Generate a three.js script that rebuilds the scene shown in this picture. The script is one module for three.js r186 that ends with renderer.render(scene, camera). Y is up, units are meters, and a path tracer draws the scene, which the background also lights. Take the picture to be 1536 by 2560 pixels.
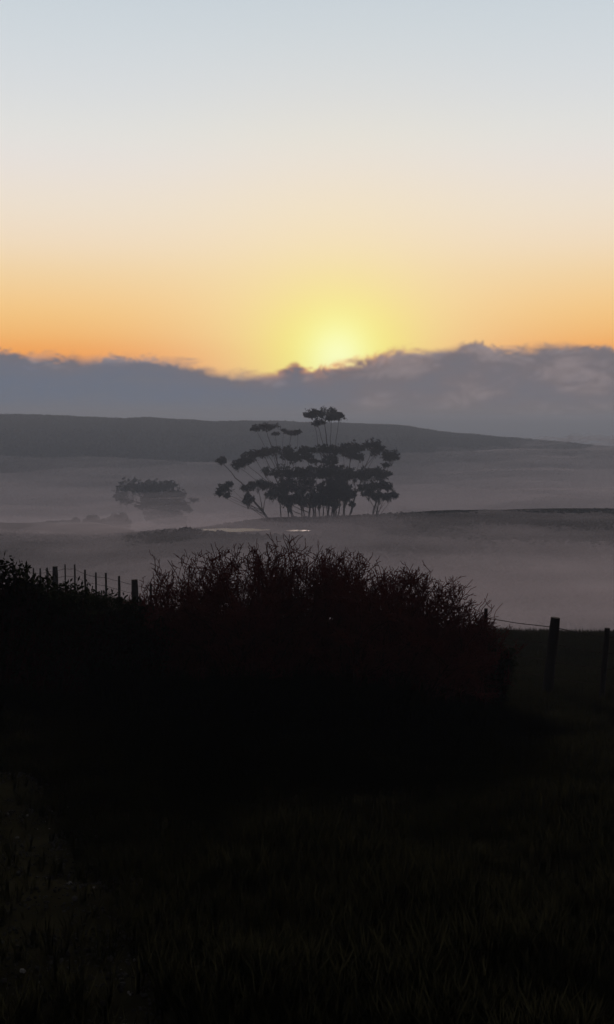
import * as THREE from 'three';
import { createNoise2D, createNoise3D } from 'simplex-noise';

// ---------------------------------------------------------------- camera, sky, sun, exposure
const scene = new THREE.Scene();
const R = Math.PI / 180, EYE = 1.65, FOV = 50, PITCH = 4.79 * R, F = 1280 / Math.tan((FOV / 2) * R);
const camera = new THREE.PerspectiveCamera(FOV, 0.6, 0.1, 6000);
camera.position.set(0, EYE, 0);
camera.rotation.set(-PITCH, 0, 0);
const renderer = new THREE.WebGLRenderer({ antialias: true });
renderer.toneMapping = THREE.LinearToneMapping;
renderer.toneMappingExposure = 1.0;
renderer.shadowMap.enabled = true;

function mulberry(a) { return () => { a |= 0; a = (a + 0x6d2b79f5) | 0; let t = Math.imul(a ^ (a >>> 15), 1 | a); t = (t + Math.imul(t ^ (t >>> 7), 61 | t)) ^ t; return ((t ^ (t >>> 14)) >>> 0) / 4294967296; }; }
const rnd = mulberry(7), n2 = createNoise2D(mulberry(11)), n3 = createNoise3D(mulberry(23));
const { clamp, lerp, smoothstep } = THREE.MathUtils;
const fbm = (x, y, o = 4) => { let s = 0, a = 0.5; for (let i = 0; i < o; i++, a *= 0.5, x = x * 2 + 17.3, y = y * 2 - 9.1) s += a * n2(x, y); return s; };
const gauss = () => (rnd() + rnd() + rnd() + rnd() - 2) * 0.87;
function curve(pts, x) {            // smooth curve through [x, y] points, without overshoot
  const n = pts.length - 1;
  if (x <= pts[0][0]) return pts[0][1];
  if (x >= pts[n][0]) return pts[n][1];
  let i = 1; while (x > pts[i][0]) i++;
  const sl = (k) => (pts[k][1] - pts[k - 1][1]) / (pts[k][0] - pts[k - 1][0]), tan = (k) => { if (k === 0) return sl(1); if (k === n) return sl(n); const a = sl(k), b = sl(k + 1); return a * b <= 0 ? 0 : (2 * a * b) / (a + b); };
  const h = pts[i][0] - pts[i - 1][0], t = (x - pts[i - 1][0]) / h, t2 = t * t, t3 = t2 * t;
  return (2 * t3 - 3 * t2 + 1) * pts[i - 1][1] + (t3 - 2 * t2 + t) * h * tan(i - 1) + (3 * t2 - 2 * t3) * pts[i][1] + (t3 - t2) * h * tan(i);
}

const SUN_AZ = 1.6, SUN_EL = 3.2;   // degrees right of the view axis, above the horizon
{
  const s2l = (c) => c.map((v) => { v /= 255; return v <= 0.04045 ? v / 12.92 : Math.pow((v + 0.055) / 1.055, 2.4); });
  const stops = (list) => { const l = list.map(([e, c]) => [e, s2l(c)]); return [0, 1, 2].map((k) => l.map(([e, c]) => [e, c[k]])); };
  const near = stops([[2, [250, 146, 64]], [3.4, [249, 167, 88]], [4.4, [249, 188, 114]], [5.6, [249, 202, 136]], [7.2, [246, 213, 164]], [9, [243, 222, 194]], [11, [238, 226, 211]], [13.5, [229, 226, 222]], [16, [218, 221, 223]], [20, [203, 212, 219]], [30, [162, 166, 176]], [50, [128, 128, 136]], [90, [104, 103, 111]]]);
  const far = stops([[0, [124, 106, 106]], [5, [118, 102, 105]], [10, [108, 96, 102]], [20, [96, 90, 100]], [50, [103, 101, 109]], [90, [104, 103, 111]]]);
  const broad = s2l([253, 232, 188]), glow = s2l([255, 250, 116]), core = [1.06, 1.1, 0.6];
  const topEdge = [[-180, 3.6], [-60, 3.9], [-30, 3.5], [-16, 3.45], [-14, 3.2], [-11, 3.15], [-7, 3.0], [-5.2, 2.62], [-3.2, 2.36], [-1.4, 2.5], [-0.6, 2.95], [0, 2.58], [1.0, 2.75], [2.4, 3.05], [3.6, 3.35], [4.8, 3.55], [6, 3.52], [7.2, 3.7], [8.6, 3.85], [10.2, 3.6], [12, 3.75], [14, 3.8], [16, 3.55], [30, 3.9], [60, 3.5], [180, 3.6]];
  const cRim = s2l([152, 140, 141]), cDeepL = s2l([78, 89, 107]), cDeepR = s2l([124, 115, 118]), cBase = s2l([107, 105, 109]), cBaseR = s2l([122, 114, 115]), cLit = s2l([250, 158, 92]);
  const W = 4096, H = 2048, data = new Float32Array(W * H * 4);
  const billow = (x, y) => { let v = 0, a = 0.5, f = 0.42; for (let i = 0; i < 4; i++, a *= 0.5, f *= 2.1) v += a * Math.abs(n2(x * f + 13 * i + 0.8 * n2(y * f, x * 0.3), y * f * 1.9)); return v; };
  const mix = (a, b, t) => [lerp(a[0], b[0], t), lerp(a[1], b[1], t), lerp(a[2], b[2], t)];
  for (let j = 0; j < H; j++) {
    const el = ((j + 0.5) / H - 0.5) * 180;
    for (let i = 0; i < W; i++) {
      let az = ((i + 0.5) / W - 0.25) * 360; if (az > 180) az -= 360;
      const da = Math.abs(az - SUN_AZ), dax = Math.min(da, 90) * Math.cos(clamp(el, 0, 80) * R);
      const o = (j * W + i) * 4;
      let c;
      if (el <= 0) c = cBase;
      else {
        const w = smoothstep(da, 16, 130) * clamp(1 - (el - 40) / 50, 0, 1);
        c = [0, 1, 2].map((k) => lerp(curve(near[k], el), curve(far[k], el), w));
        const g = Math.hypot(dax, (el - SUN_EL) * 0.92), gs = Math.hypot(dax * 0.82, el - SUN_EL);
        c = mix(c, broad, 0.66 * Math.exp(-Math.pow(g / 8.4, 2)));
        c = mix(c, glow, 0.95 * Math.exp(-Math.pow(gs / 3.3, 1.8)));
        c = mix(c, core, 0.9 * Math.exp(-Math.pow(g / 1.7, 2)));
        if (el < 7) {
          // fog bank along the horizon
          const q = fbm(az * 0.2 + 3, el * 0.5, 5), q2 = fbm(az * 0.15 + 40, el * 0.4 + 5, 4), wisp = fbm(az * 1.1 + 9 + 1.5 * n2(az * 0.4, el), el * 1.5, 4), lump = fbm(az * 0.28 + 70, el * 0.35, 3);
          const top = curve(topEdge, az) + 0.5 * wisp * (0.55 + lump) + 0.22 * lump;
          const soft = 0.13 + 0.24 * clamp(0.5 + 1.2 * q2, 0, 1), depth = top - el, a = smoothstep(depth + 0.14 * q, -soft, soft);
          const right = smoothstep(az + 2.2 * q2, -3, 5);
          let k = mix(mix(cDeepL, cDeepR, clamp(right * 0.8 + 0.5 * q * right, 0, 1)), cRim, 0.8 * Math.exp(-Math.max(depth, 0) / 0.7) * clamp(0.8 + 0.6 * q2, 0, 1.2));
          k = mix(k, mix(cBase, cBaseR, right), smoothstep(1.4 - el, 0, 1.5));
          k = k.map((v) => v * (1 + 0.2 * q + 0.55 * (billow(az, el) - 0.36)));
          const nearSun = Math.exp(-Math.pow(da / 3.4, 2));
          k = mix(k, cLit, 0.75 * nearSun * Math.exp(-Math.max(depth, 0) / 0.2) + 0.2 * Math.exp(-Math.pow(da / 9, 2)) * Math.exp(-Math.max(depth, 0) / 0.12));
          c = mix(c, k, a);
        }
      }
      data[o] = c[0]; data[o + 1] = c[1]; data[o + 2] = c[2]; data[o + 3] = 1;
    }
  }
  const sky = new THREE.DataTexture(data, W, H, THREE.RGBAFormat, THREE.FloatType);
  sky.mapping = THREE.EquirectangularReflectionMapping; sky.magFilter = THREE.LinearFilter; sky.needsUpdate = true;
  scene.background = sky; scene.environment = sky;
}
const sun = new THREE.DirectionalLight(new THREE.Color(1, 0.78, 0.68), 1.4);
sun.name = 'sun'; sun.shadow.radius = 3; sun.castShadow = true; sun.shadow.mapSize.set(2048, 2048);
sun.position.set(Math.sin(SUN_AZ * R) * Math.cos(SUN_EL * R), Math.sin(SUN_EL * R), -Math.cos(SUN_AZ * R) * Math.cos(SUN_EL * R)).multiplyScalar(1200);
Object.assign(sun.shadow.camera, { left: -400, right: 400, top: 200, bottom: -200, near: 1, far: 2500 });
scene.add(sun, sun.target);
scene.fog = new THREE.FogExp2(new THREE.Color(0.76, 0.87, 1), 0.0008);

// ---------------------------------------------------------------- helpers
const V = (x, y, z) => new THREE.Vector3(x, y, z);
// the point seen at photograph pixel (px, py) at d metres ahead
function at(px, py, d) {
  const a = (px - 768) / F, b = -(py - 1280) / F, y = b * Math.cos(PITCH) - Math.sin(PITCH), f = b * Math.sin(PITCH) + Math.cos(PITCH);
  return V((a / f) * d, EYE + (y / f) * d, -d);
}
const used = {};
function numbered(n) { used[n] = (used[n] ?? -1) + 1; return used[n] ? n + '_' + String(used[n]).padStart(3, '0') : n; }
function tag(o, label, category, group, kind) { o.userData.label = label; if (category) o.userData.category = category; if (group) o.userData.group = group; if (kind) o.userData.kind = kind; return o; }
function thing(name, p, label, category, group) { const g = new THREE.Group(); g.name = numbered(name); g.position.copy(p); scene.add(g); return tag(g, label, category, group); }
class MB {
  constructor() { this.p = []; this.n = []; this.i = []; this.uv = []; }
  vert(p, n, u = 0, v = 0) { this.p.push(p.x, p.y, p.z); this.n.push(n.x, n.y, n.z); this.uv.push(u, v); return this.p.length / 3 - 1; }
  tube(pts, rad, sides = 5, cap = false) {
    const t = V(0, 0, 0), a = V(0, 0, 0), b = V(0, 0, 0), q = V(0, 0, 0), nn = V(0, 0, 0); let prev = null, len = 0;
    for (let k = 0; k < pts.length; k++) {
      t.copy(pts[Math.min(k + 1, pts.length - 1)]).sub(pts[Math.max(k - 1, 0)]).normalize();
      if (k === 0) { a.set(Math.abs(t.y) < 0.9 ? 0 : 1, Math.abs(t.y) < 0.9 ? 1 : 0, 0); a.addScaledVector(t, -a.dot(t)).normalize(); } else a.addScaledVector(t, -a.dot(t)).normalize();
      b.crossVectors(t, a);
      if (k) len += pts[k].distanceTo(pts[k - 1]);
      const row = this.p.length / 3;
      for (let s = 0; s <= sides; s++) {
        const w = (s / sides) * 2 * Math.PI; nn.copy(a).multiplyScalar(Math.cos(w)).addScaledVector(b, Math.sin(w));
        q.copy(pts[k]).addScaledVector(nn, rad[k]); this.vert(q, nn, s / sides, len);
      }
      if (prev !== null) for (let s = 0; s < sides; s++) this.i.push(prev + s, prev + s + 1, row + s, prev + s + 1, row + s + 1, row + s);
      prev = row;
    }
    if (cap) {
      const c = this.vert(pts[pts.length - 1], t, 0.5, 0.5), base = [];
      for (let s = 0; s <= sides; s++) { const j = prev + s; base.push(this.vert(V(this.p[j * 3], this.p[j * 3 + 1], this.p[j * 3 + 2]), t, 0.5, 0.5)); }
      for (let s = 0; s < sides; s++) this.i.push(base[s], base[s + 1], c);
    }
  }
  leaf(p, dir, side, l, w) {      // a folded leaf: two triangles to each side of a bent midrib
    const n = V(0, 0, 0).crossVectors(dir, side).normalize(), m = p.clone().addScaledVector(dir, l * 0.5).addScaledVector(n, -l * 0.06), e = p.clone().addScaledVector(dir, l).addScaledVector(n, -l * 0.2);
    const a = this.vert(p, n), b = this.vert(m.clone().addScaledVector(side, w), n), c = this.vert(e, n), d = this.vert(m.clone().addScaledVector(side, -w), n);
    this.i.push(a, b, c, a, c, d);
  }
  build(name, material, parent) {
    const g = new THREE.BufferGeometry();
    g.setAttribute('position', new THREE.Float32BufferAttribute(this.p, 3)); g.setAttribute('normal', new THREE.Float32BufferAttribute(this.n, 3)); g.setAttribute('uv', new THREE.Float32BufferAttribute(this.uv, 2)); g.setIndex(this.i);
    const m = new THREE.Mesh(g, material); m.name = name; m.castShadow = m.receiveShadow = true; (parent ?? scene).add(m); return m;
  }
}
const rdir = () => { const z = rnd() * 2 - 1, a = rnd() * 2 * Math.PI, r = Math.sqrt(1 - z * z); return V(r * Math.cos(a), z, r * Math.sin(a)); };
const col = (r, g, b) => new THREE.Color().setRGB(r, g, b);
function noiseTexture(size, fn, srgb) {
  const d = new Uint8Array(size * size * 4);
  for (let y = 0; y < size; y++) for (let x = 0; x < size; x++) { const c = fn(x / size, y / size), o = (y * size + x) * 4; for (let k = 0; k < 3; k++) d[o + k] = clamp(c[k] * 255, 0, 255); d[o + 3] = 255; }
  const t = new THREE.DataTexture(d, size, size); t.wrapS = t.wrapT = THREE.RepeatWrapping; t.magFilter = THREE.LinearFilter; if (srgb) t.colorSpace = THREE.SRGBColorSpace; t.needsUpdate = true; return t;
}
// noise that repeats at the edges of the tile
const tile = (u, v, f, k) => { const a = u * 2 * Math.PI, b = v * 2 * Math.PI; return 0.5 * n3(Math.cos(a) * f + k, Math.sin(a) * f, Math.cos(b) * f * 0.7) + 0.5 * n3(Math.sin(b) * f + k, Math.cos(b) * f, Math.sin(a) * f * 0.7 + 5); };
const std = (o) => new THREE.MeshPhysicalMaterial({ roughness: 1, specularIntensity: 0, side: THREE.DoubleSide, ...o });
const groundMap = noiseTexture(512, (u, v) => { const k = 0.5 + 0.5 * tile(u, v, 1.6, 0) + 0.3 * tile(u, v, 5, 9) + 0.25 * tile(u, v, 16, 3); return [0.86 + 0.14 * k, 0.84 + 0.16 * k, 0.78 + 0.14 * k].map((c) => c * (0.72 + 0.28 * k)); }, true);
const M = {
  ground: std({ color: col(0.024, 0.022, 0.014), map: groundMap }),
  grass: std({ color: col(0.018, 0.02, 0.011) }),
  dryGrass: std({ color: col(0.045, 0.038, 0.024) }),
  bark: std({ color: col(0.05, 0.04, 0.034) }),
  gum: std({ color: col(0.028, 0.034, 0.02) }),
  twig: std({ color: col(0.056, 0.017, 0.015) }),
  stem: std({ color: col(0.03, 0.013, 0.011) }),
  leaf: std({ color: col(0.022, 0.03, 0.016) }),
  post: std({ color: col(0.015, 0.013, 0.012), roughness: 0.9, specularIntensity: 0.1, bumpMap: noiseTexture(128, (u, v) => Array(3).fill(0.5 + 0.4 * tile(u, v * 0.2, 6, 1)), false), bumpScale: 0.004 }),
  wire: std({ color: col(0.03, 0.024, 0.02), roughness: 0.8 }),
  stone: std({ color: col(0.03, 0.029, 0.027), roughness: 0.9 }),
  water: new THREE.MeshPhysicalMaterial({ color: col(0.02, 0.025, 0.026), roughness: 0.28, ior: 1.33 }),
};

// ---------------------------------------------------------------- the ground, one sheet: hillside, hollow, low rise, valley, far hill
const BEAR = [-900, 0, 250, 450, 650, 800, 1000, 1100, 1536, 2400].map((px) => (px - 768) / F);
const crest = [[-900, 1030], [0, 1038], [300, 1046], [500, 1052], [768, 1058], [900, 1060], [1000, 1064], [1080, 1079], [1150, 1095], [1250, 1107], [1400, 1115], [1536, 1121], [2400, 1150]].map(([px, py]) => [px, py]);
const crestAt = [-900, 0, 250, 450, 650, 800, 1000, 1100, 1536, 2400].map((px) => -((curve(crest, px) - 1050) / F) * 850);
const all = (v) => Array(10).fill(v);
const ROWS = [
  [-60, all(-1.0)], [0, all(-1.65)], [3, all(-1.85)], [6, all(-2.3)],
  [11, [-2.6, -2.8, -3.0, -3.15, -3.2, -3.2, -3.25, -3.3, -3.3, -3.3]],
  [17, [-3.9, -4.0, -4.2, -4.3, -4.3, -4.3, -4.32, -4.35, -4.35, -4.3]],
  [24, [-5.1, -5.1, -5.1, -5.15, -5.2, -5.25, -5.35, -5.4, -5.45, -5.45]], [32, [-5.7, -5.8, -5.85, -5.95, -6.05, -6.15, -6.25, -6.3, -6.4, -6.4]],
  [38, [-6.2, -6.3, -6.4, -6.9, -7.3, -7.5, -7.65, -7.7, -7.75, -7.75]], [46, all(-10.2)], [58, all(-13.6)], [80, all(-19.4)], [110, all(-22.8)],
  [150, [-23.4, -23.5, -23.6, -23.6, -23.6, -23.6, -23.6, -23.6, -23.6, -23.6]],
  [175, [-22.2, -22.6, -22.8, -22.2, -22.4, -22.5, -22.3, -22.2, -22.4, -22.4]],
  [200, [-22.2, -22.6, -22.6, -20.7, -21.5, -21.9, -21.3, -21, -21.2, -21.2]],
  [216, [-23, -23.2, -23.2, -21.7, -22.3, -22.3, -20.9, -20.4, -20.4, -20.4]],
  [236, [-24, -24.4, -25, -24.0, -22.0, -21.5, -20.5, -20.15, -19.9, -19.9]],
  [262, [-25, -25.6, -26.5, -26.6, -24.0, -23.5, -22.5, -21.8, -21.2, -21]],
  [300, [-27, -28.2, -28.4, -34, -34, -33, -31, -30, -28, -27]],
  [360, [-37, -38, -38, -42, -43, -43, -41, -40, -38, -37]], [440, all(-51)], [540, all(-57)], [630, all(-57)], [700, all(-46)],
  [780, crestAt.map((c) => lerp(-46, c, 0.72))], [850, crestAt], [920, crestAt.map((c) => c - 3)], [1050, crestAt.map((c) => c - 16)], [1400, all(-70)], [2600, all(-90)],
];
function rowAt(row, u) {
  const h = row[1]; if (u <= BEAR[0]) return h[0];
  for (let k = 1; k < BEAR.length; k++) if (u <= BEAR[k]) {   // Catmull-Rom between bearings
    const t = (u - BEAR[k - 1]) / (BEAR[k] - BEAR[k - 1]), a = h[Math.max(k - 2, 0)], b = h[k - 1], c = h[k], e = h[Math.min(k + 1, 9)];
    return b + 0.5 * t * (c - a + t * (2 * a - 5 * b + 4 * c - e + t * (3 * (b - c) + e - a)));
  }
  return h[9];
}
function ground(x, d) {              // height of the ground d metres ahead and x to the right
  const u = x / Math.max(d, 9); let k = 1;
  while (k < ROWS.length - 1 && d > ROWS[k][0]) k++;
  const d0 = ROWS[k - 1][0], d1 = ROWS[k][0], t = clamp((d - d0) / (d1 - d0), 0, 1), b = rowAt(ROWS[k - 1], u), c = rowAt(ROWS[k], u);
  const dp = ROWS[Math.max(k - 2, 0)][0], dn = ROWS[Math.min(k + 1, ROWS.length - 1)][0], L = d1 - d0;
  const m0 = k > 1 ? ((c - rowAt(ROWS[k - 2], u)) / (d1 - dp)) * L : c - b, m1 = k < ROWS.length - 1 ? ((rowAt(ROWS[k + 1], u) - b) / (dn - d0)) * L : c - b;
  const t2 = t * t, t3 = t2 * t, h = (2 * t3 - 3 * t2 + 1) * b + (t3 - 2 * t2 + t) * m0 + (3 * t2 - 2 * t3) * c + (t3 - t2) * m1;
  const far = clamp(d / 200, 0, 1), rough = fbm(x * 0.9, d * 0.9, 3) * 0.09 + fbm(x * 0.03, d * 0.03, 2) * 0.3 * far + fbm(x * 0.012 + 4, d * 0.012, 3) * 2.2 * clamp((d - 250) / 300, 0, 1);
  return EYE + h + rough;
}
{
  const S = 300, N = 420, pos = [], uv = [], idx = [];
  for (let j = 0; j <= N; j++) {
    const t = j / N, d = -60 + 62 * Math.min(t / 0.08, 1) + (t > 0.08 ? 2598 * Math.pow((t - 0.08) / 0.92, 2.6) : 0);
    for (let i = 0; i <= S; i++) { const s = (i / S) * 2 - 1, x = Math.sign(s) * (0.45 * Math.abs(s) + 0.65 * Math.abs(s) ** 3) * (Math.max(d, 0) + 40); pos.push(x, ground(x, d), -d); uv.push(x / 9, d / 9); }
  }
  for (let j = 0; j < N; j++) for (let i = 0; i < S; i++) { const a = j * (S + 1) + i, b = a + S + 1; idx.push(a, a + 1, b, a + 1, b + 1, b); }
  const g = new THREE.BufferGeometry(); g.setAttribute('position', new THREE.Float32BufferAttribute(pos, 3)); g.setAttribute('uv', new THREE.Float32BufferAttribute(uv, 2)); g.setIndex(idx); g.computeVertexNormals();
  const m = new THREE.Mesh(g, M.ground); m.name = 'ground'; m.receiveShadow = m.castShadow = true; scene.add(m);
  tag(m, 'dark grassy hillside falling to a misty hollow and far hill', null, null, 'structure');
}
// the dam: a small sheet of open water in front of the tall trees
{
  const pool = (cx, cz, rx, rz, k0, label) => {
    const sh = new THREE.Shape(), n = 90;
    for (let k = 0; k < n; k++) { const w = (k / n) * 2 * Math.PI, r = 1 + 0.2 * n2(Math.cos(w) * 1.6 + k0, Math.sin(w) * 1.6) + 0.07 * n2(Math.cos(w) * 7 + k0, Math.sin(w) * 7), x = cx + rx * Math.cos(w) * r, z = cz + rz * Math.sin(w) * r; k ? sh.lineTo(x, z) : sh.moveTo(x, z); }
    const g = new THREE.ShapeGeometry(sh); g.rotateX(-Math.PI / 2); g.translate(0, EYE - 21.75, 0);
    const m = new THREE.Mesh(g, M.water); m.name = numbered('pond'); m.receiveShadow = true; scene.add(m); tag(m, label, null, null, 'structure');
  };
  pool(-15.5, 216.8, 7.6, 3.4, 6, 'pale strip of pond water left below the tall trees');
  pool(-2.0, 215.6, 2.3, 1.5, 2, 'small bright pool of water below the middle of the clump');
}

// ---------------------------------------------------------------- mist lying in the hollow and in the valley
const patches = noiseTexture(512, (u, v) => Array(3).fill(clamp(0.62 + 0.42 * tile(u, v, 0.8, 31) + 0.14 * tile(u, v, 1.9, 12), 0.08, 1)), false);
function mistMaterial(opacity) { return new THREE.MeshPhysicalMaterial({ color: col(0.97, 0.82, 0.77), roughness: 1, specularIntensity: 0, transmission: 0.1, thickness: 0, transparent: true, opacity, alphaMap: patches, side: THREE.DoubleSide, depthWrite: false }); }
function mistSheets(name, label, levels, d0, d1, spread, amp, scale, opacity, fine, fineScale, patch, drop = 0, lift = 0) {
  const mb = new MB(), up = V(0, 1, 0), A = 240, B = 140;
  levels.forEach((lv, L) => {
    const base = mb.p.length / 3;
    for (let j = 0; j <= B; j++) for (let i = 0; i <= A; i++) {
      const s = (i / A) * 2 - 1, t = j / B, e0 = d0 + 7 * n2(s * 4, L * 5.1) + 3 * n2(s * 13, L * 3.1), e1 = d1 + 9 * n2(s * 4 + 30, L * 4.3) + 4 * n2(s * 14, L * 2.1), d = lerp(e0, e1, t), x = s * spread * (d + 30), b = x / (d + 30);
      const y = lv - drop * smoothstep(-b, 0.03, 0.2) + lift * smoothstep(b, 0, 0.22) + amp * fbm(x / scale, d / scale + L * 7, 3) + fine * fbm(x / fineScale, d / fineScale + L * 3.7, 3) + 0.4 * fine * n2(x / fineScale * 4.5 + L, d / fineScale * 0.8);
      mb.vert(V(x, EYE + y, -d), up, x / patch + L * 0.37, d / patch + L * 0.61);
    }
    for (let j = 0; j < B; j++) for (let i = 0; i < A; i++) { const a = base + j * (A + 1) + i, b = a + A + 1; mb.i.push(a, a + 1, b, a + 1, b + 1, b); }
  });
  const m = mb.build(name, mistMaterial(opacity)); m.castShadow = false; return tag(m, label, null, null, 'stuff');
}
mistSheets('hollow_mist', 'low grey mist lying in the hollow beyond the fence', [-23.4, -22.9, -22.4, -21.8, -21.2, -20.5, -19.5], 70, 240, 0.42, 1.0, 90, 0.22, 0.12, 25, 120, 1.5);
mistSheets('valley_mist', 'grey mist filling the valley below the far hill', [-53, -49.5, -46, -42, -37.5, -32, -25.5], 258, 850, 0.4, 7, 300, 0.21, 0.8, 90, 420, 0, 4);
{ // mist spilling over the right end of the far hill
  const mb = new MB();
  for (let L = 0; L < 3; L++) {
    const base = mb.p.length / 3, A = 160, B = 70, k = 1 - 0.17 * L, cx = 235 + 14 * L, cy = EYE - 45, cz = 850;
    for (let j = 0; j <= B; j++) for (let i = 0; i <= A; i++) {
      const w = (i / A) * 2 * Math.PI, e = (j / B) * Math.PI * 0.5, v = V(Math.cos(w) * Math.cos(e), Math.sin(e), Math.sin(w) * Math.cos(e)), r = k * (1 + 0.22 * n3(v.x * 2 + L * 5, v.y * 2, v.z * 2) + 0.1 * n3(v.x * 7, v.y * 6 + L * 3, v.z * 7) + 0.05 * n3(v.x * 22, v.y * 18 + L, v.z * 22));
      mb.vert(V(cx + 205 * v.x * r, cy + 30 * v.y * r, -cz + 150 * v.z * r), V(0, 1, 0), (i / A) * 3, (j / B) * 2 + L * 0.4);
    }
    for (let j = 0; j < B; j++) for (let i = 0; i < A; i++) { const a = base + j * (A + 1) + i, b = a + A + 1; mb.i.push(a, b, a + 1, a + 1, b, b + 1); }
  }
  const m = mb.build('hillside_mist', mistMaterial(0.14)); m.castShadow = false; tag(m, 'mist spilling over the right end of the far hill', null, null, 'stuff');
}

// ---------------------------------------------------------------- gum trees
const q1 = (zx, zy, d) => at(500 + zx / 2.748, 980 + zy / 2.748, d);   // the clump
const q2 = (zx, zy, d) => at(zx / 2.65, 1150 + zy / 2.65, d);          // the left side
function bend(a, b, sag, k = 6) { const m = a.clone().lerp(b, 0.45); m.y += sag * a.distanceTo(b) * 0.2; m.x = lerp(m.x, a.x, -sag * 0.25); const out = []; for (let i = 0; i <= k; i++) { const t = i / k, p = a.clone().multiplyScalar((1 - t) * (1 - t)).addScaledVector(m, 2 * t * (1 - t)).addScaledVector(b, t * t); if (i && i < k) p.add(rdir().multiplyScalar(a.distanceTo(b) * 0.012)); out.push(p); } return out; }
function tree(name, label, group, q, d, baseAt, pads, o = {}) {
  const { rTrunk = 0.34, leafSize = 0.42, density = 1, unit = 0.0312, category = 'tree', forks = [0.3, 0.62], flat = 0.9, low = 0.25, stems = [] } = o;
  const b0 = q(baseAt[0], baseAt[1], d), gy = ground(b0.x, d) - 0.15, base = V(b0.x, gy, -d), root = thing(name, base, label, category, group);
  const local = pads.map(([x, y, rx, ry, dd = 0]) => ({ c: q(x, y, d + dd).sub(base), rx: rx * unit, ry: ry * unit * (y > 480 ? 1.32 : y > 380 ? 1.25 : 1.1) }));
  const lead = local.reduce((a, b) => (b.c.y > a.c.y ? b : a)), trunk = new MB(), leaves = new MB();
  const top = lead.c.clone(); top.y -= lead.ry * 0.3;
  const spine = bend(V(0, 0, 0), top, 0.6, 10), h = top.y;
  trunk.tube(spine, spine.map((_, i) => rTrunk * (1.15 - 0.95 * (i / 10)) * (i ? 1 : 1.35)), 7);
  const tm = trunk;
  for (const [zx, zy, tx, ty] of stems) { const a = q(zx, zy, d).sub(base); a.y = ground(a.x + base.x, d) - base.y - 0.15; const l = bend(a, q(tx, ty, d).sub(base), 0.2, 8), m = new MB(); m.tube(l, l.map((_, i) => rTrunk * (0.75 - 0.5 * (i / 8))), 6); m.build('trunk', M.bark, root); }
  for (const p of local) {
    const limbs = new MB();
    const foot = p.c.clone(); foot.y -= p.ry * 0.45;
    let tip = foot, r0 = 0.1;
    if (p !== lead) {
      const t = clamp((p.c.y / h) * (rnd() < low ? 0.12 * rnd() : lerp(forks[0], forks[1], rnd())) + 0.015, 0.01, 0.85) * 10, k = Math.floor(t), s = spine[k].clone().lerp(spine[Math.min(k + 1, 10)], t - k);
      r0 = clamp(rTrunk * 0.6 * Math.sqrt(p.rx / 2.5), 0.06, rTrunk * 0.75);
      const l = bend(s, foot, -0.5, 7); limbs.tube(l, l.map((_, i) => r0 * (1 - 0.6 * (i / 7))), 5);
    }
    const nb = Math.round(5 + p.rx * 2);
    const hubs = [];
    for (let k = 0; k < nb; k++) {   // twigs fan out under the pad
      const a = (k / nb) * 2 * Math.PI + rnd(), rr = Math.sqrt(rnd()) * 0.85, e = p.c.clone().add(V(Math.cos(a) * p.rx * rr, p.ry * (0.25 * (1 - rr) - 0.1), Math.sin(a) * p.rx * flat * rr)), s = foot.clone(); s.y -= p.ry * (0.3 + 0.7 * rnd());
      const l = bend(s, e, -0.3, 4); limbs.tube(l, l.map((_, i) => 0.05 * (1 - 0.6 * (i / 4)) + 0.012), 4);
      hubs.push(e);
    }
    limbs.build('limb', M.bark, root);
    const nc = Math.round((10 + p.rx * p.ry * 24) * density);
    const lobes = Array.from({ length: 5 }, () => [gauss() * 0.45, 0.25 * gauss(), gauss() * 0.45, 0.55 + 0.3 * rnd()]);
    for (let k = 0; k < nc; k++) {   // clumps of leaves through a domed, flat-bottomed pad
      const a = rnd() * 2 * Math.PI, rr = Math.pow(rnd(), 0.42), dome = Math.sqrt(Math.max(0, 1 - rr * rr)), up = lerp(-0.5 * dome - 0.1, dome, rnd());
      const lb = k % 3 ? lobes[k % 5] : [0, 0, 0, 1], c = p.c.clone().add(V(p.rx * (lb[0] + Math.cos(a) * rr * lb[3]), p.ry * (lb[1] + (up * 1.15 - 0.1) * lb[3]) + 0.1 * gauss(), p.rx * flat * (lb[2] + Math.sin(a) * rr * lb[3]))), stray = k % 7 === 3, cs = stray ? 0.5 : 0.14 + 0.3 * rnd() * rnd();
      if (stray) { c.x += gauss() * 0.35 * p.rx; c.y += 0.25 * p.ry * gauss(); c.z += gauss() * 0.35 * p.rx; }
      for (let m = 0; m < (stray ? 11 : 18); m++) {
        const dv = rdir(), pp = c.clone().add(V(gauss() * cs, gauss() * cs * 0.6, gauss() * cs)); dv.y -= 0.35; dv.normalize();
        leaves.leaf(pp, dv, V(0, 0, 0).crossVectors(dv, rdir()).normalize(), leafSize * (0.6 + 0.7 * rnd()), leafSize * 0.24);
      }
    }
  }
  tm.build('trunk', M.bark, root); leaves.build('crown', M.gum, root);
  return root;
}
const G = 'gum trees in the clump by the pond';
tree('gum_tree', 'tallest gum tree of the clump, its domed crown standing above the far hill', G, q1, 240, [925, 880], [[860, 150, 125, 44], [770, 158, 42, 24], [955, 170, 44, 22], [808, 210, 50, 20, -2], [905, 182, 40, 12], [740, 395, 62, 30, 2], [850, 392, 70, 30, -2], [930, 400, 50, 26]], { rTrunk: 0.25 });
tree('gum_tree', 'second tallest gum tree with flat top crown left of the tallest one', G, q1, 244, [640, 886], [[455, 240, 104, 25], [385, 252, 36, 13], [630, 278, 50, 17], [520, 284, 24, 11], [578, 262, 12, 8], [675, 272, 22, 12], [500, 400, 66, 34], [605, 402, 42, 36]], { rTrunk: 0.22 });
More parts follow.
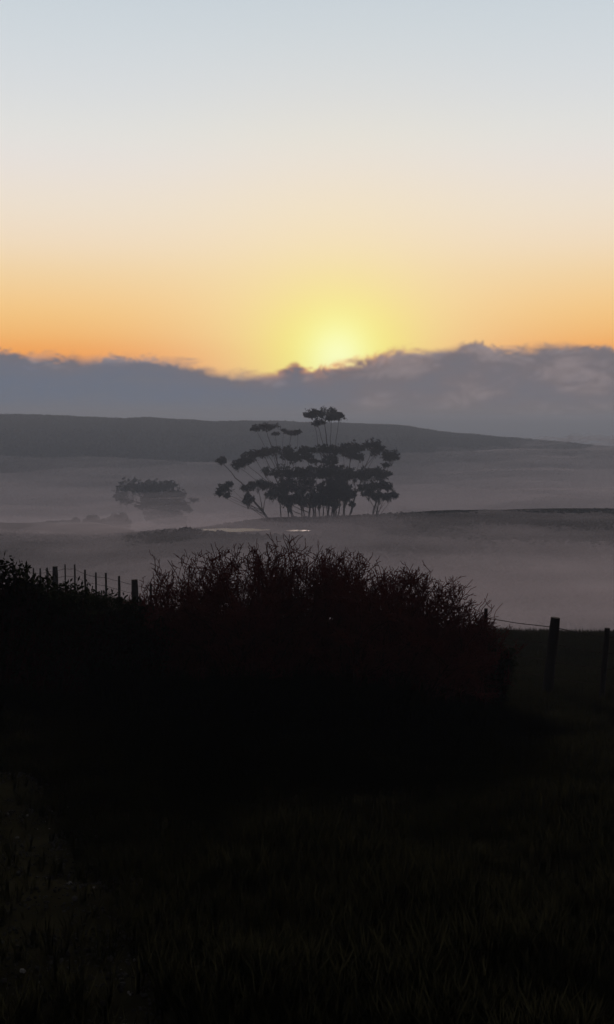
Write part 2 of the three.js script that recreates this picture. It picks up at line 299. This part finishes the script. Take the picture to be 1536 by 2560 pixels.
tree('gum_tree', 'leftmost gum tree of the clump with low boughs reaching out over the mist', G, q1, 232, [490, 886], [[165, 662, 44, 34], [200, 632, 24, 20], [135, 690, 22, 20], [190, 708, 20, 16], [148, 470, 38, 22], [326, 655, 40, 24], [400, 640, 66, 32], [460, 632, 50, 24], [330, 735, 42, 38]], { rTrunk: 0.23, forks: [0.15, 0.35] });
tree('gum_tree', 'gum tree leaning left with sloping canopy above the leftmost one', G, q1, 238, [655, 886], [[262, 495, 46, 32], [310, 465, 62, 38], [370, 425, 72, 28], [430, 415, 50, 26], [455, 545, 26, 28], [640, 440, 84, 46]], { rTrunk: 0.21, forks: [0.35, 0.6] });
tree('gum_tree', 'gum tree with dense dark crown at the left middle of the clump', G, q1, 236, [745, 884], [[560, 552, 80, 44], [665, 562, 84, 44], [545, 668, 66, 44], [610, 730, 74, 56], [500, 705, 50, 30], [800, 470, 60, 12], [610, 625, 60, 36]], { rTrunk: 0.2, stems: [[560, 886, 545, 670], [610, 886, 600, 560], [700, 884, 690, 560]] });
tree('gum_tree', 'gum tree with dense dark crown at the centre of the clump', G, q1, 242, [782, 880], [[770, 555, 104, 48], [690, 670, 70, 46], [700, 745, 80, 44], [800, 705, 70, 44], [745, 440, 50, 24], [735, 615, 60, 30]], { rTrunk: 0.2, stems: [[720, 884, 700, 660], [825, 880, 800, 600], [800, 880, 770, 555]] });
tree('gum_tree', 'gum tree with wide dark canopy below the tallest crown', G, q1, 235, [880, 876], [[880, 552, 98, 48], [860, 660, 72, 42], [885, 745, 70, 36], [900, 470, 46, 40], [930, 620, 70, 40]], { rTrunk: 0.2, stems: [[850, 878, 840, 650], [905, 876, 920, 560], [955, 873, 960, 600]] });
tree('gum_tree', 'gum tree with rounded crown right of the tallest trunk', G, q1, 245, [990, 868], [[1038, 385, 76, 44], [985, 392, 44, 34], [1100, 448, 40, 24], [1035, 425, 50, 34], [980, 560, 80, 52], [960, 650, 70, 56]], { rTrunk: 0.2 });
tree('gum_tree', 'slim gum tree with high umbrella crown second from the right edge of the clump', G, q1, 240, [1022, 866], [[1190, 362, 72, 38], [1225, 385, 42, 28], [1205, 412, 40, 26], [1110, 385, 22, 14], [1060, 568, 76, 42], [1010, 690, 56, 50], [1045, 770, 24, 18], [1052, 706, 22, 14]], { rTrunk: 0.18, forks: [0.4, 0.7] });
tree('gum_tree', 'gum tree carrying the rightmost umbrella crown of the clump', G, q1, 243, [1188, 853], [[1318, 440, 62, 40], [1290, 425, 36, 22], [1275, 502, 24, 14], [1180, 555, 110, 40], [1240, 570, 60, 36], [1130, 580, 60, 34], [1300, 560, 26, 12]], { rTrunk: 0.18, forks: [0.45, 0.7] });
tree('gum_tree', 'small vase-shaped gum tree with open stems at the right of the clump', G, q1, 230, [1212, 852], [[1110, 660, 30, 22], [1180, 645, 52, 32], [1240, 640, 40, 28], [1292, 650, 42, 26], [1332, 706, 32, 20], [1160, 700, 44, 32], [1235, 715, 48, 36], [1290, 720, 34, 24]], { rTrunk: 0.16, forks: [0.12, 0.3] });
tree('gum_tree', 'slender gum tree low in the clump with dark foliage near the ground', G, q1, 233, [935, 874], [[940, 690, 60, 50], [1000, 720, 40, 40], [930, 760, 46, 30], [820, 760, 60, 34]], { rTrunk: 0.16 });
tree('spreading_tree', 'broad spreading tree half lost in mist left of the gum clump', null, q2, 420, [1170, 440], [[880, 185, 110, 62], [800, 240, 50, 46], [980, 180, 80, 50], [1060, 180, 100, 56], [1120, 160, 50, 30], [1080, 265, 150, 62], [960, 300, 60, 36], [1170, 230, 70, 46], [1190, 310, 60, 50], [1090, 330, 90, 40], [1282, 262, 34, 18], [1250, 320, 30, 34], [1020, 240, 90, 46], [1130, 370, 70, 34], [1000, 350, 60, 30], [840, 270, 46, 26], [1110, 405, 96, 34], [1190, 390, 56, 40], [1020, 385, 60, 24]], { low: 0, rTrunk: 0.5, leafSize: 0.6, unit: 0.0577, density: 0.4, forks: [0.6, 0.85] });
const bushes = [[230, 1302, 24, 12, 'small rounded bush on the left rise beside the larger dome-shaped one'], [296, 1306, 36, 22, 'large dome-shaped bush at the end of the left rise'], [265, 1306, 20, 9, 'low bush between the two rounded ones on the left rise'], [150, 1310, 44, 5, 'long low line of scrub on the crest of the left rise'], [190, 1304, 10, 8, 'tiny upright bush at the end of the scrub line'], [470, 1328, 36, 5, 'low scrub on the bank left of the pond']];
for (const [px, py, rx, ry, label] of bushes) {
  const d = px > 400 ? 203 : 298, s = d / F, p = at(px, py, d), g = thing('bush', V(p.x, ground(p.x, d) - 0.2, -d), label, 'bush', 'bushes on the low rises'), mb = new MB(), st = new MB(), c = p.clone().sub(g.position);
  const n = Math.round(30 + rx * ry * 0.35);
  for (let k = 0; k < 6; k++) st.tube(bend(V(gauss() * rx * s * 0.3, 0, gauss()), V(c.x + gauss() * rx * s * 0.5, c.y, gauss() * rx * s * 0.4), -0.3, 3), [0.09, 0.07, 0.05, 0.03], 4);
  for (let k = 0; k < n; k++) { const v = rdir(); v.y = Math.abs(v.y) * (1 + 0.25 * n2(v.x * 2 + px, v.z * 2)); v.multiplyScalar(Math.pow(rnd(), 0.4)); const q = V(c.x + v.x * rx * s, 0.1 + (c.y + ry * s) * v.y, v.z * rx * s * 0.8); for (let m = 0; m < 22; m++) { const dv = rdir(); mb.leaf(q.clone().add(V(gauss() * 0.4, gauss() * 0.3, gauss() * 0.4)), dv, V(0, 0, 0).crossVectors(dv, rdir()).normalize(), 0.35, 0.09); } }
  st.build('stems', M.bark, g).userData.kind = 'stuff'; mb.build('foliage', M.gum, g);
}

// ---------------------------------------------------------------- wire fence running from the right, behind the thicket, down to the left
{
  const f = thing('wire_fence', V(3.8, ground(3.8, 17), -17), 'dark wooden post and wire fence running behind the bare thicket', 'fence'), O = f.position;
  const dAt = (px) => 14 / ((px - 768) / F + 0.6);
  const spots = [[1517, 1570, 0.045, 0.012], [1386, 1544, 0.085, 0.02], [1215, 1521, 0.036, 0.004], [1090, 0, 0.036], [985, 0, 0.036], [895, 0, 0.036], [800, 0, 0.036], [720, 0, 0.085], [650, 0, 0.036], [585, 0, 0.036], [525, 0, 0.036], [470, 0, 0.036], [420, 0, 0.036], [378, 0, 0.036], [337, 1449, 0.1, -0.004], [298, 1440, 0.038], [265, 1432, 0.034], [240, 1431, 0.03], [213, 1424, 0.034], [187, 1411, 0.03], [163, 1411, 0.024], [138, 1416, 0.1], [118, 1419, 0.036], [101, 1421, 0.034], [84, 1420, 0.03], [67, 1413, 0.045], [50, 1412, 0.03], [33, 1411, 0.03]];
  const tops = [];
  for (const [px, py, r, lean = 0] of [[1680, 0, 0.036], [1860, 0, 0.036], ...spots]) {
    const d = dAt(px), p = at(px, py || 1500, d), x = p.x, gy = ground(x, d), y = py ? p.y : gy + 1.2, big = r > 0.06;
    const s = V(x - lean * 6, gy - 0.25, -d).sub(O), e = V(x + lean, y, -d).sub(O), pts = bend(s, e, 0, 5);
    for (let k = 1; k < 5; k++) { const t = k / 5; pts[k].copy(s).lerp(e, t).add(V(gauss() * 0.006, 0, gauss() * 0.006)); }
    const mb = new MB(); mb.tube(pts, pts.map((_, i) => r * (1 + 0.05 * gauss() - (i === 5 ? 0.12 : 0))), big ? 10 : 6, true);
    mb.build(big ? 'fence_post' : 'dropper', M.post, f); tops.push([e, s, d]);
  }
  tops.sort((a, b) => a[2] - b[2]);
  for (let w = 0; w < 5; w++) {
    const mb = new MB(), pts = [];
    for (let k = 0; k < tops.length; k++) { const [e, s] = tops[k], hh = e.clone().lerp(s, 0.1 + 0.17 * w); if (k) { const m = hh.clone().lerp(pts[pts.length - 1], 0.5); m.y -= 0.015; pts.push(m); } pts.push(hh); }
    mb.tube(pts, pts.map(() => (w ? 0.005 : 0.0062)), 4);
    if (w < 2) for (let k = 0; k < pts.length - 1; k++) for (let j = 0; j < 4; j++) { const c = pts[k].clone().lerp(pts[k + 1], (j + rnd()) / 4), v = rdir().multiplyScalar(0.02); mb.tube([c.clone().sub(v), c.clone().add(v)], [0.003, 0.003], 3); }
    mb.build('wire', M.wire, f);
  }
}

// ---------------------------------------------------------------- bare thicket
const envelope = [[300, 1500], [340, 1470], [380, 1402], [450, 1385], [520, 1375], [570, 1362], [610, 1350], [660, 1362], [700, 1350], [750, 1360], [800, 1378], [850, 1366], [900, 1372], [950, 1398], [1020, 1404], [1060, 1430], [1100, 1452], [1160, 1452], [1200, 1530], [1260, 1575]];
let twigCount = 0;
function grow(mb, p, dir, len, rad, level, cap) {
  const k = level > 2 ? 3 : 4, pts = [p.clone()], rads = [rad], cur = p.clone(), dv = dir.clone();
  for (let i = 1; i <= k; i++) { dv.add(rdir().multiplyScalar(0.26 + 0.08 * level)); dv.y += level ? 0.1 : 0.05; dv.normalize(); cur.addScaledVector(dv, len / k); pts.push(cur.clone()); rads.push(Math.max(rad * (1 - 0.5 * (i / k)), 0.0042)); }
  (level < 2 ? mb[0] : mb[1]).tube(pts, rads, level < 2 ? 5 : 3); twigCount++;
  if (level >= 4) return;
  const nk = [9, 5, 4, 3][level];
  for (let c = 0; c < nk; c++) {
    const t = (level ? 0.25 : 0.12) + (level ? 0.75 : 0.88) * ((c + rnd()) / nk), i = Math.min(Math.floor(t * k), k - 1), s = pts[i].clone().lerp(pts[i + 1], t * k - i), nd = dv.clone().multiplyScalar(0.75).add(rdir().multiplyScalar(0.85)); nd.y += 0.22; nd.normalize();
    const l = len * (0.42 + 0.22 * rnd()) * (level === 0 ? 1 : 0.85);
    if (cap && s.y + nd.y * l > cap(s.x, s.z)) { if (rnd() < 0.85) continue; }
    grow(mb, s, nd, l, Math.max(rad * (1 - 0.6 * t) * 0.7, 0.0052), level + 1, cap);
  }
}
function thicket(label, px0, px1, d, stems, o = {}) {
  const mid = (px0 + px1) / 2, c = at(mid, 1600, d), root = thing('bare_shrub', V(c.x, ground(c.x, d), -d), label, 'shrub', 'leafless shrubs of the thicket');
  for (let k = 0; k < stems; k++) {
    const px = lerp(px0, px1, (k + rnd()) / stems), dd = d + gauss() * 1.1, top = at(px, curve(envelope, px) + 8, dd), x = lerp(c.x, top.x, 0.8), gy = ground(x, dd), h = (top.y - gy) * (0.78 + 0.22 * rnd());
    const dir = V((px - (o.lean ?? 768)) / (o.spread ?? 600) + gauss() * 0.25, 1.25, gauss() * 0.35).normalize(), s = V(x - dir.x * h * 0.5, gy - 0.05, -dd).sub(root.position);
    const cap = (lx, lz) => at(768, 1280, 1) && at(clamp(768 + ((lx + c.x) / dd) * F, 250, 1300), curve(envelope, 768 + ((lx + c.x) / dd) * F), dd).y - root.position.y;
    const mb = [new MB(), new MB()];
    grow(mb, s, dir, h * 0.72, 0.017 + 0.008 * rnd(), 0, cap);
    const st = mb[0].build('stem', M.stem, root); mb[1].build('twigs', M.twig, st).userData.kind = 'stuff';
  }
  return root;
}
thicket('dark leafless shrub at the left end of the thicket, next to the thick fence post', 335, 530, 14.6, 13, { lean: 440, spread: 900 });
thicket('tallest leafless shrub of the thicket, below the pond and tall gum trees', 500, 760, 14, 19, { lean: 640 });
thicket('rounded leafless shrub right of the tallest one in the thicket', 720, 990, 14.2, 19, { lean: 800 });
thicket('sprawling leafless shrub at the right end of the thicket, boughs reaching out', 950, 1200, 14, 19, { lean: 900, spread: 420 });
thicket('low leafless shrub trailing off from the right end of the thicket', 1140, 1240, 14.4, 5, { lean: 1150, spread: 500 });

// ---------------------------------------------------------------- leafy shrubs and scrub on the near bank
function leafy(label, px, pyTop, d, w, h, n, group) {
  const p = at(px, pyTop, d), gy = ground(p.x, d), root = thing('leafy_shrub', V(p.x, gy, -d), label, 'shrub', group), st = new MB(), lv = new MB();
  h = Math.max(p.y - gy, 0.25);
  for (let k = 0; k < n; k++) {
    const a = rnd() * 2 * Math.PI, r = Math.sqrt(rnd()), e = V(Math.cos(a) * r * w, h * (0.45 + 0.55 * Math.sqrt(1 - r * r * 0.85)) * (0.75 + 0.25 * rnd()), Math.sin(a) * r * w * 0.8), s = V(e.x * 0.3, -0.05, e.z * 0.3), l = bend(s, e, -0.3, 5);
    st.tube(l, l.map((_, i) => 0.009 * (1 - 0.7 * (i / 5))), 4);
    for (let m = 0; m < 34; m++) { const t = 1 - Math.pow(rnd(), 1.6) * 0.75, q = l[Math.min(5, Math.round(t * 5))].clone().add(V(gauss() * 0.07, gauss() * 0.07, gauss() * 0.07)), dv = rdir(); dv.y += 0.4; dv.normalize(); lv.leaf(q, dv, V(0, 0, 0).crossVectors(dv, rdir()).normalize(), 0.05 + 0.03 * rnd(), 0.013); }
  }
  st.build('stems', M.stem, root).userData.kind = 'stuff'; lv.build('foliage', M.leaf, root);
}
const LG = 'leafy shrubs on the near bank';
leafy('leafy dark shrub cut by the left edge of the view, highest on the left bank', -20, 1388, 11, 0.55, 1, 190, LG);
leafy('leafy dark shrub second from the left edge on the near bank', 60, 1412, 11.4, 0.4, 1, 130, LG);
leafy('low leafy shrub in front of the thin fence droppers on the left bank', 120, 1450, 12, 0.55, 1, 150, LG);
leafy('low leafy shrub below the thick fence post at far left', 190, 1462, 13, 0.5, 1, 140, LG);
leafy('low leafy shrub left of the bare thicket below the row of droppers', 260, 1482, 13.5, 0.55, 1, 140, LG);
leafy('low leafy shrub at the foot of the bare thicket near its left end', 330, 1500, 13.6, 0.5, 1, 130, LG);
leafy('small leafy shrub at the foot of a thin fence post right of the thicket', 1185, 1560, 15, 0.4, 1, 100, LG);
leafy('lowest leafy shrub right of the thicket, thinning out towards the thick post', 1235, 1600, 14.5, 0.3, 1, 60, LG);
{ // grass over the near slope
  const tuft = new MB();
  for (let k = 0; k < 9; k++) { const a = rnd() * 6.28, lean = 0.15 + 0.5 * rnd(), l = 0.5 + 0.5 * rnd(), s = V(Math.cos(a), 0, Math.sin(a)), w = V(-s.z, 0, s.x), p = s.clone().multiplyScalar(0.12 * rnd()); const pts = [0, 0.5, 1].map((t) => p.clone().addScaledVector(s, lean * l * t * t).add(V(0, l * t * (1 - 0.25 * lean * t), 0))); const n = s.clone().negate().add(V(0, 0.4, 0)).normalize(); const v = [tuft.vert(pts[0].clone().addScaledVector(w, 0.02), n), tuft.vert(pts[0].clone().addScaledVector(w, -0.02), n), tuft.vert(pts[1].clone().addScaledVector(w, 0.014), n), tuft.vert(pts[1].clone().addScaledVector(w, -0.014), n), tuft.vert(pts[2], n)]; tuft.i.push(v[0], v[1], v[2], v[1], v[3], v[2], v[2], v[3], v[4]); }
  const src = tuft.build('grass', M.grass), geo = src.geometry; scene.remove(src);
  const make = (name, label, mat, n, put) => {
    const im = new THREE.InstancedMesh(geo, mat, n), m = new THREE.Matrix4(), qd = new THREE.Quaternion(), e = new THREE.Euler();
    let k = 0; for (let tries = 0; k < n && tries < n * 4; tries++) { const r = put(); if (!r) continue; const [x, d, h] = r; qd.setFromEuler(e.set(gauss() * 0.15, rnd() * 6.28, gauss() * 0.15)); m.compose(V(x, ground(x, d) - 0.02, -d), qd, V(h * (0.8 + 0.4 * rnd()), h, h * (0.8 + 0.4 * rnd()))); im.setMatrixAt(k++, m); }
    im.count = k; im.name = name; im.castShadow = im.receiveShadow = true; scene.add(im); tag(im, label, null, null, 'stuff');
  };
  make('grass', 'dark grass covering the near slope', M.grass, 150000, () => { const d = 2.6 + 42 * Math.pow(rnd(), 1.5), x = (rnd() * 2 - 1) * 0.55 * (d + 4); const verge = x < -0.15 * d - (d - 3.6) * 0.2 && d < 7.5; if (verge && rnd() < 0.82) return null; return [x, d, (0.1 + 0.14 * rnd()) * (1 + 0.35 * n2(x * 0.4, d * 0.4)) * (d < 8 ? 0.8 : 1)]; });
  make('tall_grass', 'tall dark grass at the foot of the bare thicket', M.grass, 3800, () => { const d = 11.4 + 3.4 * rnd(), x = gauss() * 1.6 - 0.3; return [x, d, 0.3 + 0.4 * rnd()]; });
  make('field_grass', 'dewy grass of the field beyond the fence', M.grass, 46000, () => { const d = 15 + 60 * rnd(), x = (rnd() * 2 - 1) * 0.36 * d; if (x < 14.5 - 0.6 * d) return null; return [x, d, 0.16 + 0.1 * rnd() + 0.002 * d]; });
  make('weeds', 'dry weeds standing along the fence and the thicket', M.dryGrass, 2600, () => { const d = 12 + 27 * rnd(), x = 14 - 0.6 * d + gauss() * 1.6; if (x > 2.2) return null; return [x, d, 0.25 + 0.4 * rnd() * rnd()]; });
}
{ // added scrub and grass lumps on rise and far hill, softening the mist edges
  const lump = new THREE.IcosahedronGeometry(1, 1), lp = lump.attributes.position;
  for (let k = 0; k < lp.count; k++) { const v = V(lp.getX(k), lp.getY(k), lp.getZ(k)), s = 1 + 0.45 * n3(v.x * 2.1, v.y * 2.1, v.z * 2.1); lp.setXYZ(k, v.x * s, v.y * s, v.z * s); }
  lump.computeVertexNormals();
  const scatter = (name, label, n, put) => {
    const im = new THREE.InstancedMesh(lump, M.ground, n), m = new THREE.Matrix4(), qd = new THREE.Quaternion(), e = new THREE.Euler();
    for (let k = 0; k < n; k++) { const [x, d, w, h] = put(); qd.setFromEuler(e.set(0.3 * gauss(), rnd() * 6.28, 0.3 * gauss())); m.compose(V(x, ground(x, d), -d), qd, V(w, h, w)); im.setMatrixAt(k, m); }
    im.name = name; im.castShadow = im.receiveShadow = true; scene.add(im); tag(im, label, null, null, 'stuff');
  };
  scatter('added_hill_scrub', 'low scrub added over the far hill to soften the mist edges', 70000, () => { const d = 600 + 270 * rnd(), h = (0.3 + 2.4 * Math.pow(rnd(), 2.2)) * (d > 790 ? 0.3 : 1); return [(rnd() * 2 - 1) * 0.34 * d, d, h * (0.5 + 0.4 * rnd()), h]; });
  scatter('added_tussocks', 'grass lumps added on the low rise behind the hollow to soften the mist edges', 85000, () => { const d = 82 + 160 * rnd(), x = (rnd() * 2 - 1) * 0.34 * d, wet = d > 205 && d < 225 && x > -26 && x < 3, h = wet ? 0.06 : 0.08 + 0.5 * Math.pow(rnd(), 2.5); return [x, d, h * (0.5 + 0.5 * rnd()), h]; });
}
{ // gravel of the verge, lower left
  const shapes = new THREE.IcosahedronGeometry(1, 1), pp = shapes.attributes.position;
  for (let k = 0; k < pp.count; k++) { const v = V(pp.getX(k), pp.getY(k), pp.getZ(k)), s = 1 + 0.3 * n3(v.x * 1.2, v.y * 1.2, v.z * 1.2); pp.setXYZ(k, v.x * s, v.y * s * 0.6, v.z * s * 0.8); }
  shapes.computeVertexNormals();
  const N = 6000, im = new THREE.InstancedMesh(shapes, M.stone, N), m = new THREE.Matrix4(), qd = new THREE.Quaternion(), e = new THREE.Euler(), c = new THREE.Color();
  let k = 0; while (k < N) { const d = 2.4 + 5.6 * rnd(), x = -0.15 * d - (d - 3.6) * 0.18 + 0.25 * gauss() - 1.9 * rnd() * rnd() + 0.1; const s = 0.005 + 0.014 * rnd() * rnd() * rnd(); qd.setFromEuler(e.set(rnd() * 6, rnd() * 6, rnd() * 6)); m.compose(V(x, ground(x, d) + s * 0.3, -d), qd, V(s, s, s)); im.setMatrixAt(k, m); const b = rnd() < 0.012 ? 3.5 : 0.5 + 0.7 * rnd(); im.setColorAt(k++, c.setRGB(b, b, b * 0.97)); }
  im.name = 'gravel'; im.castShadow = im.receiveShadow = true; scene.add(im); tag(im, 'dark gravel with a few pale stones on the verge at lower left', null, null, 'stuff');
}
renderer.render(scene, camera);
